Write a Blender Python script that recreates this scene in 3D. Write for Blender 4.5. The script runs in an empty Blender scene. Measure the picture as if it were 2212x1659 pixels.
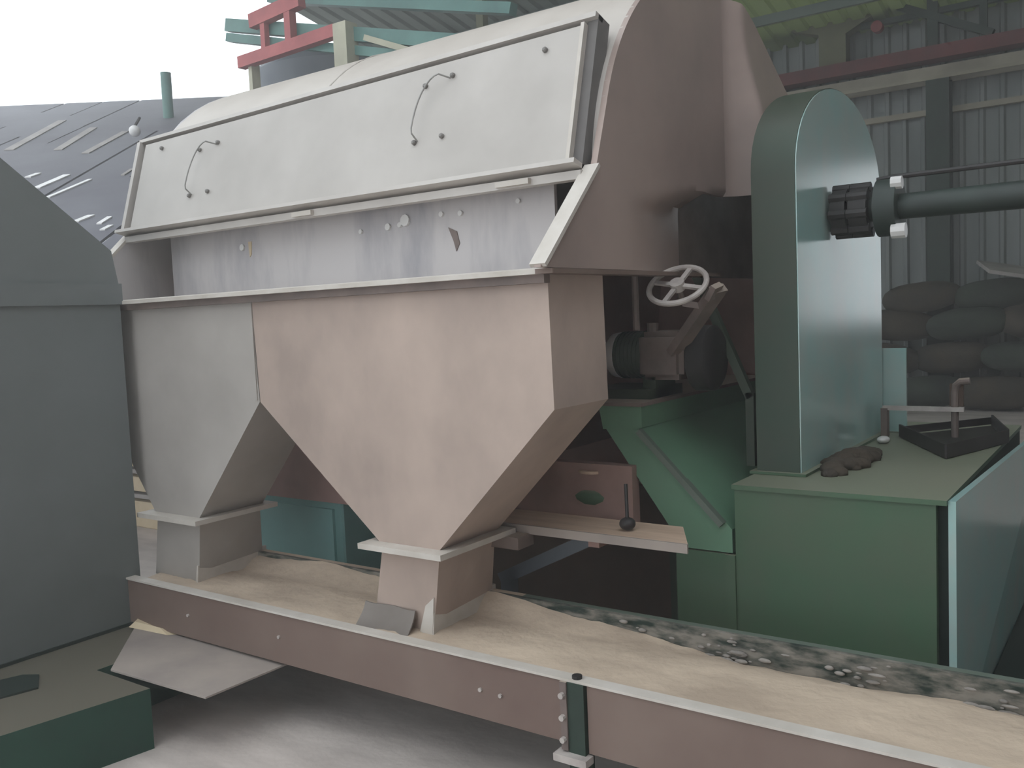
import bpy, bmesh, math, random
from mathutils import Vector, Matrix

# ------------------------------------------------------------------ camera, world, exposure
S = bpy.context.scene
COL = S.collection
cam_d = bpy.data.cameras.new('camera')
cam = bpy.data.objects.new('camera', cam_d)
COL.objects.link(cam)
R0 = Vector((0.81634096, 0.5759711, -0.04295032))      # right
R1 = Vector((0.0086595, -0.08656094, -0.99620892))     # down
R2 = Vector((-0.57750537, 0.81287422, -0.07565086))    # forward
m = Matrix(((R0.x, -R1.x, -R2.x, 0), (R0.y, -R1.y, -R2.y, 0), (R0.z, -R1.z, -R2.z, 1.55), (0, 0, 0, 1)))
cam.matrix_world = m
cam_d.sensor_width = 36.0
cam_d.lens = 32.0186
cam_d.clip_start = 0.05
cam_d.clip_end = 200
S.camera = cam

W = bpy.data.worlds.new('overcast_sky')
S.world = W
W.use_nodes = True
bg = W.node_tree.nodes['Background']
bg.inputs['Color'].default_value = (0.90, 0.96, 1.0, 1)
bg.inputs['Strength'].default_value = 2.25
S.view_settings.view_transform = 'Standard'
S.view_settings.look = 'None'
S.view_settings.exposure = -0.12
S.view_settings.gamma = 1.0
S.view_settings.use_curve_mapping = False

# ------------------------------------------------------------------ materials
def srgb(r, g, b):
    f = lambda c: (c / 255 / 12.92) if c / 255 <= 0.04045 else ((c / 255 + 0.055) / 1.055) ** 2.4
    return (f(r), f(g), f(b), 1)

def mat(name, c1, c2=None, scale=4.0, rough=0.6, metal=0.0, dust=None, dust_amt=0.8, bump=0.0, bscale=60.0,
        stretch=(1, 1, 1), detail=6.0, lo=0.35, hi=0.68, spec=0.5):
    """two-tone noise colour, optional powder settled on upward faces, optional fine bump"""
    M = bpy.data.materials.new(name)
    M.use_nodes = True
    nt = M.node_tree
    b = nt.nodes['Principled BSDF']
    b.inputs['Roughness'].default_value = rough
    b.inputs['Metallic'].default_value = metal
    b.inputs['Specular IOR Level'].default_value = spec
    geo = nt.nodes.new('ShaderNodeNewGeometry')
    mp = nt.nodes.new('ShaderNodeMapping')
    mp.inputs['Scale'].default_value = stretch
    nt.links.new(geo.outputs['Position'], mp.inputs['Vector'])
    if c2 is None:
        c2 = tuple(min(1, x * 0.78) for x in c1[:3]) + (1,)
    nz = nt.nodes.new('ShaderNodeTexNoise')
    nz.inputs['Scale'].default_value = scale
    nz.inputs['Detail'].default_value = detail
    nz.inputs['Roughness'].default_value = 0.6
    nt.links.new(mp.outputs[0], nz.inputs['Vector'])
    rp = nt.nodes.new('ShaderNodeValToRGB')
    rp.color_ramp.elements[0].position = lo
    rp.color_ramp.elements[1].position = hi
    rp.color_ramp.elements[0].color = c1
    rp.color_ramp.elements[1].color = c2
    nt.links.new(nz.outputs['Fac'], rp.inputs[0])
    out = rp.outputs[0]
    if dust is not None:
        sx = nt.nodes.new('ShaderNodeSeparateXYZ')
        nt.links.new(geo.outputs['Normal'], sx.inputs[0])
        mr = nt.nodes.new('ShaderNodeMapRange')
        mr.inputs[1].default_value = 0.35
        mr.inputs[2].default_value = 0.9
        mr.inputs[4].default_value = dust_amt
        nt.links.new(sx.outputs['Z'], mr.inputs[0])
        mx = nt.nodes.new('ShaderNodeMix')
        mx.data_type = 'RGBA'
        nt.links.new(mr.outputs[0], mx.inputs[0])
        nt.links.new(out, mx.inputs[6])
        mx.inputs[7].default_value = dust
        out = mx.outputs[2]
    nt.links.new(out, b.inputs['Base Color'])
    if bump:
        n2 = nt.nodes.new('ShaderNodeTexNoise')
        n2.inputs['Scale'].default_value = bscale
        n2.inputs['Detail'].default_value = 4
        nt.links.new(geo.outputs['Position'], n2.inputs['Vector'])
        bp = nt.nodes.new('ShaderNodeBump')
        bp.inputs['Strength'].default_value = bump
        bp.inputs['Distance'].default_value = 0.01
        nt.links.new(n2.outputs['Fac'], bp.inputs['Height'])
        nt.links.new(bp.outputs[0], b.inputs['Normal'])
    return M

DUST = srgb(186, 172, 156)
M = {
    'zinc': mat('galvanised_sheet', srgb(196, 190, 184), srgb(178, 171, 165), 3.0, 0.5, 0.0, DUST, 0.35),
    'zinc_panel': mat('grey_painted_panel', srgb(186, 180, 174), srgb(170, 164, 158), 2.4, 0.45, 0.0),
    'zinc_inner': mat('stained_grey_sheet', srgb(192, 187, 187), srgb(148, 146, 152), 2.4, 0.6, 0.0, stretch=(2.6, 2.6, 0.7), lo=0.45, hi=0.78),
    'tan_sheet': mat('dusty_tan_sheet', srgb(191, 171, 159), srgb(162, 145, 135), 2.6, 0.6, 0.0, srgb(214, 206, 196), 0.9, stretch=(1, 1, .7)),
    'grey_sheet': mat('dusty_grey_sheet', srgb(180, 174, 168), srgb(162, 156, 150), 2.2, 0.6, 0.0, srgb(214, 206, 196), 0.9),
    'rim': mat('dusty_pale_edge', srgb(205, 198, 190), srgb(188, 180, 170), 8, 0.6),
    'endplate': mat('brown_grey_end_sheet', srgb(172, 153, 144), srgb(150, 133, 126), 1.8, 0.34),
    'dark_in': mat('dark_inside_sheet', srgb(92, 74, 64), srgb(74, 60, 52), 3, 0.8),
    'brown': mat('brown_primer', srgb(126, 108, 99), srgb(110, 90, 82), 2.2, 0.65, 0.0, srgb(200, 192, 184), 0.85),
    'brown_dark': mat('dull_brown_steel', srgb(172, 140, 132), srgb(146, 118, 110), 2.5, 0.75),
    'dust': mat('pale_tan_powder', srgb(206, 187, 166), srgb(174, 156, 138), 5, 0.95, bump=0.5, bscale=30, stretch=(.6, 1.5, 1)),
    'dust_lump': mat('grey_powder_lumps', srgb(160, 153, 146), srgb(120, 115, 110), 20, 0.95),
    'belt': mat('black_rubber', srgb(52, 50, 48), srgb(40, 40, 40), 6, 0.85),
    'green': mat('worn_green_paint', srgb(66, 98, 72), srgb(82, 92, 74), 1.6, 0.5, 0.0, srgb(150, 148, 130), 0.6),
    'green_dark': mat('dark_green_paint', srgb(48, 68, 54), srgb(64, 68, 56), 2.0, 0.5),
    'green_pale': mat('pale_green_gloss_paint', srgb(150, 188, 184), srgb(168, 184, 178), 5, 0.2, spec=1.0),
    'green_leg': mat('deep_green_leg', srgb(40, 58, 48), srgb(30, 42, 36), 5, 0.6),
    'green2': mat('clean_green_paint', srgb(100, 138, 112), srgb(92, 122, 100), 1.6, 0.5),
    'green_grey': mat('rubbed_green_grey_edge', srgb(98, 108, 98), srgb(86, 98, 88), 4, 0.6),
    'flap': mat('grey_rubber_flap', srgb(140, 132, 126), srgb(124, 116, 110), 5, 0.8),
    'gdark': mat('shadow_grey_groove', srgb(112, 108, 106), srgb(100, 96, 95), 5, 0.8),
    'boltgrey': mat('dull_grey_bolt', srgb(128, 124, 120), srgb(112, 108, 104), 9, 0.6),
    'hgrey': mat('pale_grey_rod', srgb(158, 156, 152), srgb(140, 138, 134), 9, 0.5),
    'farp': mat('powder_caked_dark_steel', srgb(40, 52, 46), srgb(134, 128, 119), 16, 0.9, stretch=(.6, 1, 2), lo=.38, hi=.60),
    'redd': mat('dark_red_steel', srgb(112, 46, 46), srgb(86, 36, 36), 3, 0.6),
    'creamd': mat('drab_cream_paint', srgb(112, 112, 84), srgb(98, 98, 74), 3, 0.7),
    'teal': mat('teal_enamel', srgb(150, 200, 196), srgb(138, 182, 180), 2, 0.6),
    'black': mat('greasy_black_iron', srgb(48, 44, 44), srgb(34, 32, 32), 9, 0.55),
    'iron': mat('dusty_iron', srgb(128, 112, 106), srgb(104, 92, 88), 8, 0.6, 0.0, DUST, 0.6),
    'wheel': mat('pale_worn_handwheel', srgb(192, 184, 178), srgb(160, 150, 146), 14, 0.5),
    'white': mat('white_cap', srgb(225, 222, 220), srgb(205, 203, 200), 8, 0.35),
    'shaft': mat('dark_green_shaft', srgb(38, 52, 46), srgb(30, 40, 36), 7, 0.55, spec=0.6),
    'plank': mat('dusty_pale_plank', srgb(206, 180, 158), srgb(186, 160, 138), 6, 0.8, stretch=(.5, 4, 4)),
    'cab': mat('grey_green_cabinet', srgb(108, 113, 114), srgb(96, 101, 100), 1.2, 0.6),
    'plinth_g': mat('bottle_green_plinth', srgb(22, 70, 54), srgb(18, 56, 44), 2, 0.6, 0.0, srgb(98, 92, 80), 0.95),
    'slot': mat('dark_slot', srgb(14, 34, 26), srgb(10, 24, 20), 3, 0.8),
    'tray_sheet': mat('pale_dusty_sheet', srgb(166, 155, 146), srgb(146, 136, 130), 4, 0.75),
    'floor': mat('swept_concrete', srgb(204, 193, 186), srgb(172, 162, 156), 3.2, 0.85, bump=0.25, bscale=22, stretch=(.55, 1.8, 1)),
    'corr': mat('weathered_corrugated', srgb(140, 144, 142), srgb(118, 124, 122), 1.0, 0.6, stretch=(3, 3, .5)),
    'beam': mat('cream_beam', srgb(168, 160, 142), srgb(140, 132, 116), 2, 0.6),
    'red': mat('red_oxide_steel', srgb(140, 58, 56), srgb(108, 42, 40), 3, 0.6),
    'pinkred': mat('faded_red_steel', srgb(190, 100, 100), srgb(160, 78, 80), 3, 0.6),
    'gsteel': mat('sea_green_steel', srgb(96, 138, 130), srgb(74, 112, 106), 3, 0.5),
    'cream': mat('cream_column_paint', srgb(196, 192, 168), srgb(170, 166, 146), 3, 0.6),
    'tank': mat('slate_tank_sheet', srgb(112, 118, 126), srgb(92, 98, 108), 1.5, 0.5),
    'sack': mat('dirty_dark_sack', srgb(78, 68, 56), srgb(50, 46, 42), 3, 0.9, bump=.4),
    'sack2': mat('dark_green_sack', srgb(62, 70, 60), srgb(42, 48, 46), 3, 0.9, bump=.4),
    'palesack': mat('pale_rag', srgb(160, 150, 140), srgb(120, 112, 104), 3, 0.9),
    'board': mat('cream_board', srgb(214, 196, 166), srgb(190, 170, 138), 3, 0.8),
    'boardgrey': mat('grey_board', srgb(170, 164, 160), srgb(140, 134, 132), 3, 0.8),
    'outer': mat('yard_concrete', srgb(170, 166, 160), srgb(150, 146, 140), 1, 0.9),
    'shed': mat('dark_shed_sheet', srgb(104, 104, 112), srgb(84, 82, 92), 1, 0.7),
}

def roof_mat():
    Mt = bpy.data.materials.new('green_fibreglass_roof')
    Mt.use_nodes = True
    nt = Mt.node_tree
    b = nt.nodes['Principled BSDF']
    b.inputs['Base Color'].default_value = srgb(104, 118, 84)
    b.inputs['Roughness'].default_value = 0.7
    tr = nt.nodes.new('ShaderNodeBsdfTranslucent')
    tr.inputs['Color'].default_value = srgb(100, 112, 60)
    mx = nt.nodes.new('ShaderNodeMixShader')
    mx.inputs[0].default_value = 0.25
    nt.links.new(b.outputs[0], mx.inputs[1])
    nt.links.new(tr.outputs[0], mx.inputs[2])
    nt.links.new(mx.outputs[0], nt.nodes['Material Output'].inputs['Surface'])
    return Mt
M['roof'] = roof_mat()
M['roof_opaque'] = mat('grey_green_roof_sheet', srgb(108, 120, 112), srgb(92, 104, 98), 1, 0.7)

# ------------------------------------------------------------------ mesh helpers
class MB:
    def __init__(s): s.bm = bmesh.new()
    def faces(s, vs, fs):
        v = [s.bm.verts.new(p) for p in vs]
        for f in fs:
            try: s.bm.faces.new([v[i] for i in f])
            except ValueError: pass
        return s
    def box(s, x0, x1, y0, y1, z0, z1):
        vs = [(x, y, z) for x in (x0, x1) for y in (y0, y1) for z in (z0, z1)]
        return s.faces(vs, [(0, 1, 3, 2), (4, 6, 7, 5), (0, 4, 5, 1), (2, 3, 7, 6), (0, 2, 6, 4), (1, 5, 7, 3)])
    def prism(s, poly, axis, a, b):
        """extrude a 2D polygon: axis 'Y' poly=(x,z); 'X' poly=(y,z); 'Z' poly=(x,y)"""
        def pt(p, t):
            return {'Y': (p[0], t, p[1]), 'X': (t, p[0], p[1]), 'Z': (p[0], p[1], t)}[axis]
        n = len(poly)
        vs = [pt(p, a) for p in poly] + [pt(p, b) for p in poly]
        fs = [tuple(range(n)), tuple(range(2 * n - 1, n - 1, -1))] + [(i, (i + 1) % n, n + (i + 1) % n, n + i) for i in range(n)]
        return s.faces(vs, fs)
    def hexa(s, lo, hi):
        """eight corners: lo ring of four, hi ring of four"""
        return s.faces(list(lo) + list(hi), [(3, 2, 1, 0), (4, 5, 6, 7), (0, 1, 5, 4), (1, 2, 6, 5), (2, 3, 7, 6), (3, 0, 4, 7)])
    def bar(s, p, q, w, h, up=(0, 0, 1)):
        p, q = Vector(p), Vector(q)
        d = (q - p).normalized(); u = Vector(up)
        a = d.cross(u)
        if a.length < 1e-4: a = d.cross(Vector((0, 1, 0)))
        a.normalize(); c = a.cross(d)
        ring = lambda o: [o - a * w / 2 - c * h / 2, o + a * w / 2 - c * h / 2, o + a * w / 2 + c * h / 2, o - a * w / 2 + c * h / 2]
        return s.hexa(ring(p), ring(q))
    def tube(s, pts, r, n=12, cap=True, closed=False):
        pts = [Vector(p) for p in pts]; rings = []
        rs = r if isinstance(r, (list, tuple)) else [r] * len(pts)
        prev = None
        for i, p in enumerate(pts):
            if closed: d = pts[(i + 1) % len(pts)] - pts[i - 1]
            else: d = pts[min(i + 1, len(pts) - 1)] - pts[max(i - 1, 0)]
            d.normalize()
            if prev is None:
                a = d.orthogonal().normalized()
            else:
                a = prev - d * prev.dot(d)
                a = a.normalized() if a.length > 1e-5 else d.orthogonal().normalized()
            prev = a; b = d.cross(a)
            rings.append([s.bm.verts.new(p + (a * math.cos(t * 2 * math.pi / n) + b * math.sin(t * 2 * math.pi / n)) * rs[i]) for t in range(n)])
        L = len(rings)
        for i in range(L if closed else L - 1):
            A, B = rings[i], rings[(i + 1) % L]
            for t in range(n):
                s.bm.faces.new((A[t], A[(t + 1) % n], B[(t + 1) % n], B[t]))
        if cap and not closed:
            s.bm.faces.new(rings[0][::-1]); s.bm.faces.new(rings[-1])
        return s
    def cyl(s, p, q, r, n=16): return s.tube([p, q], r, n)
    def ball(s, c, r, sc=(1, 1, 1), u=14, v=9):
        mt = Matrix.Translation(c) @ Matrix.Diagonal((sc[0], sc[1], sc[2], 1))
        bmesh.ops.create_uvsphere(s.bm, u_segments=u, v_segments=v, radius=r, matrix=mt)
        return s
    def bevel(s, w, seg=1):
        bmesh.ops.bevel(s.bm, geom=list(s.bm.edges), offset=w, segments=seg, affect='EDGES', clamp_overlap=True)
        return s
    def build(s, name, material, parent=None, smooth=35):
        bmesh.ops.recalc_face_normals(s.bm, faces=s.bm.faces)
        me = bpy.data.meshes.new(name)
        s.bm.to_mesh(me); s.bm.free()
        me.materials.append(material)
        if smooth:
            for p in me.polygons: p.use_smooth = True
            me.set_sharp_from_angle(angle=math.radians(smooth))
        o = bpy.data.objects.new(name, me)
        COL.objects.link(o)
        if parent is not None:
            off = Vector((0, 0, 0)); q = parent
            while q is not None:
                off += q.location; q = q.parent
            me.transform(Matrix.Translation(-off))
            o.parent = parent
        return o

def tag(o, label=None, cat=None, group=None, kind=None):
    if label: o['label'] = label
    if cat: o['category'] = cat
    if group: o['group'] = group
    if kind: o['kind'] = kind
    return o

def thing(name, loc, label=None, cat=None, group=None, kind=None):
    o = bpy.data.objects.new(name, None)
    o.empty_display_size = 0.1
    o.location = loc
    COL.objects.link(o)
    return tag(o, label, cat, group, kind)

def origin_to(o, c):
    """move a mesh object's origin to c without moving its geometry"""
    o.data.transform(Matrix.Translation(-Vector(c))); o.location = Vector(o.location) + Vector(c)
    return o

def struct(name, mb, m_, label=None, parent=None):
    o = mb.build(name, m_, parent)
    if parent is None: o['kind'] = 'structure'
    if label: o['label'] = label
    return o

random.seed(7)
FZ = 0.2      # floor level (the camera stands 1.35 m above it)

# ------------------------------------------------------------------ the hall
mb = MB(); mb.box(-11, 3.0, -6, 14.4, FZ - .1, FZ); struct('floor', mb, M['floor'], 'dusty pale concrete floor of the hall')
mb = MB(); mb.box(-40, -11, -20, 40, FZ - .12, FZ - .02); struct('ground', mb, M['outer'], 'pale yard ground outside the open end of the hall')

YB = 12.6
wb = thing('wall_back', (0, YB, 0), 'weathered corrugated sheet wall behind the machines', None, None, 'structure')
def corr_sheet(x0, n, pitch, y, z0, z1, parent, material, name='sheet'):
    prof = []
    for k in range(n):
        b = x0 + k * pitch
        prof += [(b, 0), (b + pitch * .62, 0), (b + pitch * .72, -.045), (b + pitch * .9, -.045)]
    prof.append((x0 + n * pitch, 0))
    mb = MB()
    N = len(prof)
    vs = [(px, y - d * -1, z0) for px, d in prof] + [(px, y - d * -1, z1) for px, d in prof] \
       + [(px, y + .02 + d, z0) for px, d in prof] + [(px, y + .02 + d, z1) for px, d in prof]
    fs = []
    for i in range(N - 1):
        fs += [(i, i + 1, N + i + 1, N + i), (2 * N + i, 3 * N + i, 3 * N + i + 1, 2 * N + i + 1),
               (i, 2 * N + i, 2 * N + i + 1, i + 1), (N + i, N + i + 1, 3 * N + i + 1, 3 * N + i)]
    mb.faces(vs, fs)
    return mb.build(name, material, parent, smooth=0)
WIN = (0.3, 2.5, 1.25, 3.3)      # opening in the back wall, right of the frame
x = -10.3
while x < 2.5:
    w = 4 * .22
    if WIN[0] - w < x < WIN[1]:
        corr_sheet(x, 4, .22, YB, FZ, WIN[2], wb, M['corr'])
        corr_sheet(x, 4, .22, YB, WIN[3], 3.86, wb, M['corr'])
    else:
        corr_sheet(x, 4, .22, YB, FZ, 3.86, wb, M['corr'])
    corr_sheet(x, 4, .22, YB + .09, 3.84, 5.7, wb, M['corr'])
    x += w

# main roof: eave low at the back wall, rising towards the front
def roof_z(y): return 5.05 + .2 * (12.5 - y)
ce = thing('ceiling', (0, 8, 5.9), 'grey green sheet roof with translucent greenish panels at the back', None, None, 'structure')
YF = 3.6
for i in range(13):
    x0 = -9.6 + i * .95
    for (ya, yb, mm) in ((YF, 8.2, 'roof_opaque'), (8.2, 13.0, 'roof' if x0 > -6.5 else 'roof_opaque')):
        prof = []
        for k in range(4):
            b = x0 + k * .2375
            prof += [(b, 0), (b + .14, 0), (b + .17, .04), (b + .21, .04)]
        prof.append((x0 + .95, 0))
        N = len(prof); mb = MB()
        vs = [(px, ya, roof_z(ya) + d) for px, d in prof] + [(px, yb, roof_z(yb) + d) for px, d in prof]
        mb.faces(vs, [(j, j + 1, N + j + 1, N + j) for j in range(N - 1)])
        mb.build('roof_sheet', M[mm], ce, smooth=0)
tn = [0]
def trim(mb, mm, label=None):
    tn[0] += 1
    o = mb.build('trim_%d' % tn[0], mm)
    o['kind'] = 'structure'
    if label: o['label'] = label
    return o
for y in (5.2, 6.9, 8.6, 10.3, 11.7):      # purlins under the roof
    mb = MB(); mb.bar((-9.6, y, roof_z(y) - .06), (2.6, y, roof_z(y) - .06), .06, .12); trim(mb, M['roof_opaque'], 'grey green roof purlin running the length of the hall')

mb = MB(); mb.box(2.6, 2.75, -6, 13, FZ, 7); struct('wall_right_blocker', mb, M['boardgrey'], 'unseen grey right wall that cuts sky light into the hall')  # unseen wall set close to block sky light from the right
mb = MB(); mb.box(.8, 2.6, -6.1, -5.95, FZ, 7); struct('wall_front_blocker', mb, M['corr'], 'unseen front wall that cuts sky light beside the open side')  # unseen, lengthened to block sky light from the front right

# beams and purlins on the back wall
mb = MB(); mb.box(-10.5, 2.6, YB - .24, YB - .04, 4.18, 4.36); mb.box(-10.5, 2.6, YB - .34, YB - .24, 4.18, 4.22); trim(mb, M['beam'], 'cream horizontal beam along the corrugated wall')
mb = MB(); mb.box(-10.5, 2.6, YB - .36, YB - .1, 4.42, 4.58); trim(mb, M['redd'], 'dark red steel beam above the cream beam')
mb = MB(); mb.box(-10.5, 2.6, YB - .12, YB - .03, 3.8, 3.87); trim(mb, M['beam'], 'pale purlin along the top of the lower wall sheets')
def column(name, x, z0, z1, w, mm, label):
    mb = MB()
    mb.box(x - w / 2, x + w / 2, YB - .34, YB - .31, z0, z1); mb.box(x - w / 2, x + w / 2, YB - .14, YB - .11, z0, z1)
    mb.box(x - .02, x + .02, YB - .31, YB - .14, z0, z1)
    return tag(mb.build(name, mm), label, None, None, 'structure')
column('column', -2.2, FZ, 4.18, .26, M['green_leg'], 'dark steel column in front of the corrugated wall')
column('column', 2.2, FZ, 4.18, .26, M['green_leg'], 'dark steel column right of the view')
column('column', -6.2, FZ, 4.18, .26, M['green_leg'], 'dark steel column behind the drum')
# cream gusseted column head above the red beam
mb = MB(); mb.prism([(-3.62, 4.58), (-3.28, 4.58), (-3.28, 4.95), (-2.75, 5.2), (-2.75, 5.3), (-4.6, 5.45), (-4.6, 5.3), (-3.62, 5.0)], 'Y', YB - .3, YB - .1)
tag(mb.build('column_head', M['creamd']), 'cream flared column head above the red beam', None, None, 'structure')
for (a, b, w, lab) in (((-3.25, YB - .3, 5.45), (-1.6, YB - .3, 4.6), .09, 'dark diagonal brace under the roof'),
                       ((-2.25, YB - .28, 4.58), (-2.25, YB - .28, 5.4), .12, 'dark upright between red beam and roof'),
                       ((-1.7, YB - .28, 4.58), (-1.7, YB - .28, 5.3), .08, 'thin dark upright beside the diagonal brace'),
                       ((-3.1, YB - .25, 5.0), (-1.3, YB - .25, 5.0), .07, 'dark horizontal rail under the roof')):
    mb = MB(); mb.bar(a, b, w, w, up=(0, 1, 0)); trim(mb, M['green_leg'], lab)
mb = MB(); mb.cyl((-2.88, YB - .4, 4.93), (-2.88, YB - .3, 4.93), .07)
o = mb.build('fire_bell', M['red']); tag(o, 'small round red bell high on the back wall', 'bell'); origin_to(o, (-2.88, YB - .35, 4.93))

mb = MB(); mb.bar((-5.87, 8, FZ), (-5.87, 8, 5.8), .09, .09); trim(mb, M['creamd'], 'drab upright under the roof behind the hood')
# lean-to roof beyond the left cabinet: it climbs away from us, with narrow gaps between its sheets
LP, LR = Vector((-.579, .815, 0)), Vector((.815, .579, 0))
def lpt(d, l, up=0.0):
    p = LP * d + LR * l
    return (p.x, p.y, 1.80 + .40 * (d - 5.0) + up)
lt = thing('roof', (-6.5, 4.5, 2.5), 'dark pitched lean-to roof with gaps between its sheets', None, None, 'structure')
rl_ = random.Random(11)
l = -9.4; k = 0
while l < -2.3:
    w = .46
    d = 4.7
    while d < 11.2:
        n_ = min(11.3, d + rl_.choice((.8, 1.1, 1.5)))
        g = rl_.choice((.0, .02, .03)) if d < 7.4 else rl_.choice((.0, .0, .02, .03))
        mb = MB(); mb.hexa([lpt(d, l), lpt(d, l + w - g), lpt(n_, l + w - g), lpt(n_, l)],
                           [lpt(d, l, .02), lpt(d, l + w - g, .02), lpt(n_, l + w - g, .02), lpt(n_, l, .02)])
        mb.build('sheet', M['shed'], lt)
        mb = MB(); mb.hexa([lpt(d, l + .1, -.04), lpt(d, l + .14, -.04), lpt(n_, l + .14, -.04), lpt(n_, l + .1, -.04)],
                           [lpt(d, l + .1, 0), lpt(d, l + .14, 0), lpt(n_, l + .14, 0), lpt(n_, l + .1, 0)]) 
        mb.build('rib', M['shed'], lt)
        d = n_
    l += w; k += 1
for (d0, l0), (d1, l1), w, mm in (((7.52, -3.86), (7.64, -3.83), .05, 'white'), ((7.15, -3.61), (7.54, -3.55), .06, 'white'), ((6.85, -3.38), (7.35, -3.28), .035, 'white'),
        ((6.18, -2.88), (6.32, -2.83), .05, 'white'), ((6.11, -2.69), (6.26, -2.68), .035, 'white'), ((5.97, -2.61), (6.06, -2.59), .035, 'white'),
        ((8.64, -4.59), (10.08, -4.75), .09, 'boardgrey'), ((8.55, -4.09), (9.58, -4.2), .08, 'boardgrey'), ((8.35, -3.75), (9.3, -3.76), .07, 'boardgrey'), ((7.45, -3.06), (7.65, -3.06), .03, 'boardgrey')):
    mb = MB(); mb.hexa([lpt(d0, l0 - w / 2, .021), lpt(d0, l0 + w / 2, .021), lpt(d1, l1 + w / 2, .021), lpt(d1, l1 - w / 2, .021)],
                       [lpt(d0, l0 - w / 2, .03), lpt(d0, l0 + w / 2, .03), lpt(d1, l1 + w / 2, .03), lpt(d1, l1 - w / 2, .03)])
    mb.build('bright_slit_strip', M[mm], lt)  # pale strips laid on the roof in place of bright slits of light
for d in (5.6, 7.6, 9.8):
    p, q = Vector(lpt(d, -9.3, -.09)), Vector(lpt(d, -2.4, -.09))
    mb = MB(); mb.bar(p, q, .06, .09); mb.build('purlin', M['brown_dark'], lt)
    for l in (-9.0, -6.0, -3.2):
        p = lpt(d, l, -.1)
        mb = MB(); mb.bar((p[0], p[1], FZ), p, .09, .09); mb.build('post', M['brown_dark'], lt)

mb = MB(); mb.cyl((-8.72, 6.1, FZ), (-8.72, 6.1, 4.3), .055)
tag(mb.build('post', M['gsteel']), 'slim sea green post beside the bright opening', 'post')
lamp = thing('wall_lamp', (-6.63, 4.32, 3.13), 'small white round lamp near the sea green post', 'lamp')
mb = MB(); mb.ball((-6.63, 4.32, 3.13), .045); mb.build('globe', M['white'], lamp)
mb = MB(); mb.bar((-6.63, 4.32, 3.16), (-6.7, 4.42, 3.26), .015, .015); mb.build('arm', M['black'], lamp)

# ------------------------------------------------------------------ mezzanine steel and tank behind the hood
t = thing('mezzanine_frame', (-6.6, 6, 0), 'red and sea green steel frame high behind the hood', 'frame')
for (a, b, w, h, mm, nm) in (((-7.35, 6, 4.12), (-6.02, 6, 4.15), .09, .11, 'pinkred', 'red_beam'),
                             ((-7.15, 6, 4.47), (-6.45, 6, 4.52), .09, .13, 'pinkred', 'red_beam'),
                             ((-6.62, 6, 4.15), (-6.62, 6, 4.5), .08, .08, 'pinkred', 'red_post'),
                             ((-6.98, 6, 4.15), (-6.98, 6, 4.44), .06, .06, 'pinkred', 'red_post'),
                             ((-7.62, 6.1, 4.56), (-4.3, 6.1, 3.70), .1, .12, 'gsteel', 'green_rail'),
                             ((-7.62, 6.1, 4.44), (-4.3, 6.1, 3.54), .1, .08, 'gsteel', 'green_rail'),
                             ((-7.2, 6.3, 4.78), (-4.3, 6.3, 4.03), .1, .09, 'gsteel', 'green_rail'),
                             ((-5.72, 6.05, 4.04), (-4.9, 6.05, 3.70), .05, .05, 'cream', 'cream_rail'),
                             ((-5.80, 6.15, 3.93), (-4.9, 6.15, 3.56), .05, .05, 'tank', 'cream_rail')):
    mb = MB(); mb.bar(a, b, w, h); mb.build(nm, M[mm], t)
mb = MB(); mb.box(-6.02, -5.86, 5.95, 6.1, FZ, 4.2); mb.build('column', M['cream'], t)
mb = MB(); mb.box(-7.25, -7.2, 6.0, 6.1, FZ, 4.1); mb.build('column', M['cream'], t)
tk = thing('storage_tank', (-7.6, 7.62, FZ), 'slate grey sheet tank beneath the red beam', 'tank')
mb = MB(); mb.tube([(-7.6, 7.62, 2.6), (-7.6, 7.62, 2.65), (-7.6, 7.62, 4.3), (-7.6, 7.62, 4.4)], [.95, 1.0, 1.0, .9], 36); mb.build('shell', M['tank'], tk)
for a in (0.8, 2.4, 3.9, 5.5):
    mb = MB(); mb.bar((-7.6 + .8 * math.cos(a), 7.62 + .8 * math.sin(a), FZ), (-7.6 + .8 * math.cos(a), 7.62 + .8 * math.sin(a), 2.62), .1, .1); mb.build('leg', M['gsteel'], tk)
mb = MB(); mb.tube([(-7.6 + 1.01 * math.cos(i * math.pi / 18), 7.62 + 1.01 * math.sin(i * math.pi / 18), 3.5) for i in range(36)], .02, 8, closed=True); mb.build('hoop', M['tank'], tk)

# ------------------------------------------------------------------ drum separator
XL, XR = -3.6, -1.3
ds = thing('drum_separator', (-2.45, 2.9, 0), 'big grey drum separator with rounded hood and two pyramid hoppers', 'machine')
YC, ZC, RH = 3.1, 1.9, .78
# hood
mb = MB(); n = 48; va, vb = [], []
for i in range(n + 1):
    a = math.radians(5 + i * 183 / n)
    p = (YC - RH * math.cos(a), ZC + RH * math.sin(a)); q = (YC - (RH - .02) * math.cos(a), ZC + (RH - .02) * math.sin(a))
    va.append((p, q))
vs = []
for (p, q) in va: vs += [(XL + .02, *p), (XR - .01, *p), (XL + .02, *q), (XR - .01, *q)]
fs = []
for i in range(n):
    a, b = 4 * i, 4 * i + 4
    fs += [(a, a + 1, b + 1, b), (a + 2, b + 2, b + 3, a + 3), (a, b, b + 2, a + 2), (a + 1, a + 3, b + 3, b + 1)]
fs += [(0, 2, 3, 1), (4 * n, 4 * n + 1, 4 * n + 3, 4 * n + 2)]
mb.faces(vs, fs)
hood = mb.build('hood_shell', M['zinc'], ds)
mb = MB(); pts = []
for i in range(25):
    a = math.radians(4 + i * 170 / 24); pts.append((-2.62, YC - (RH + .001) * math.cos(a), ZC + (RH + .001) * math.sin(a)))
mb.tube(pts, .004, 6); mb.build('seam', M['zinc'], hood)

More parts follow.
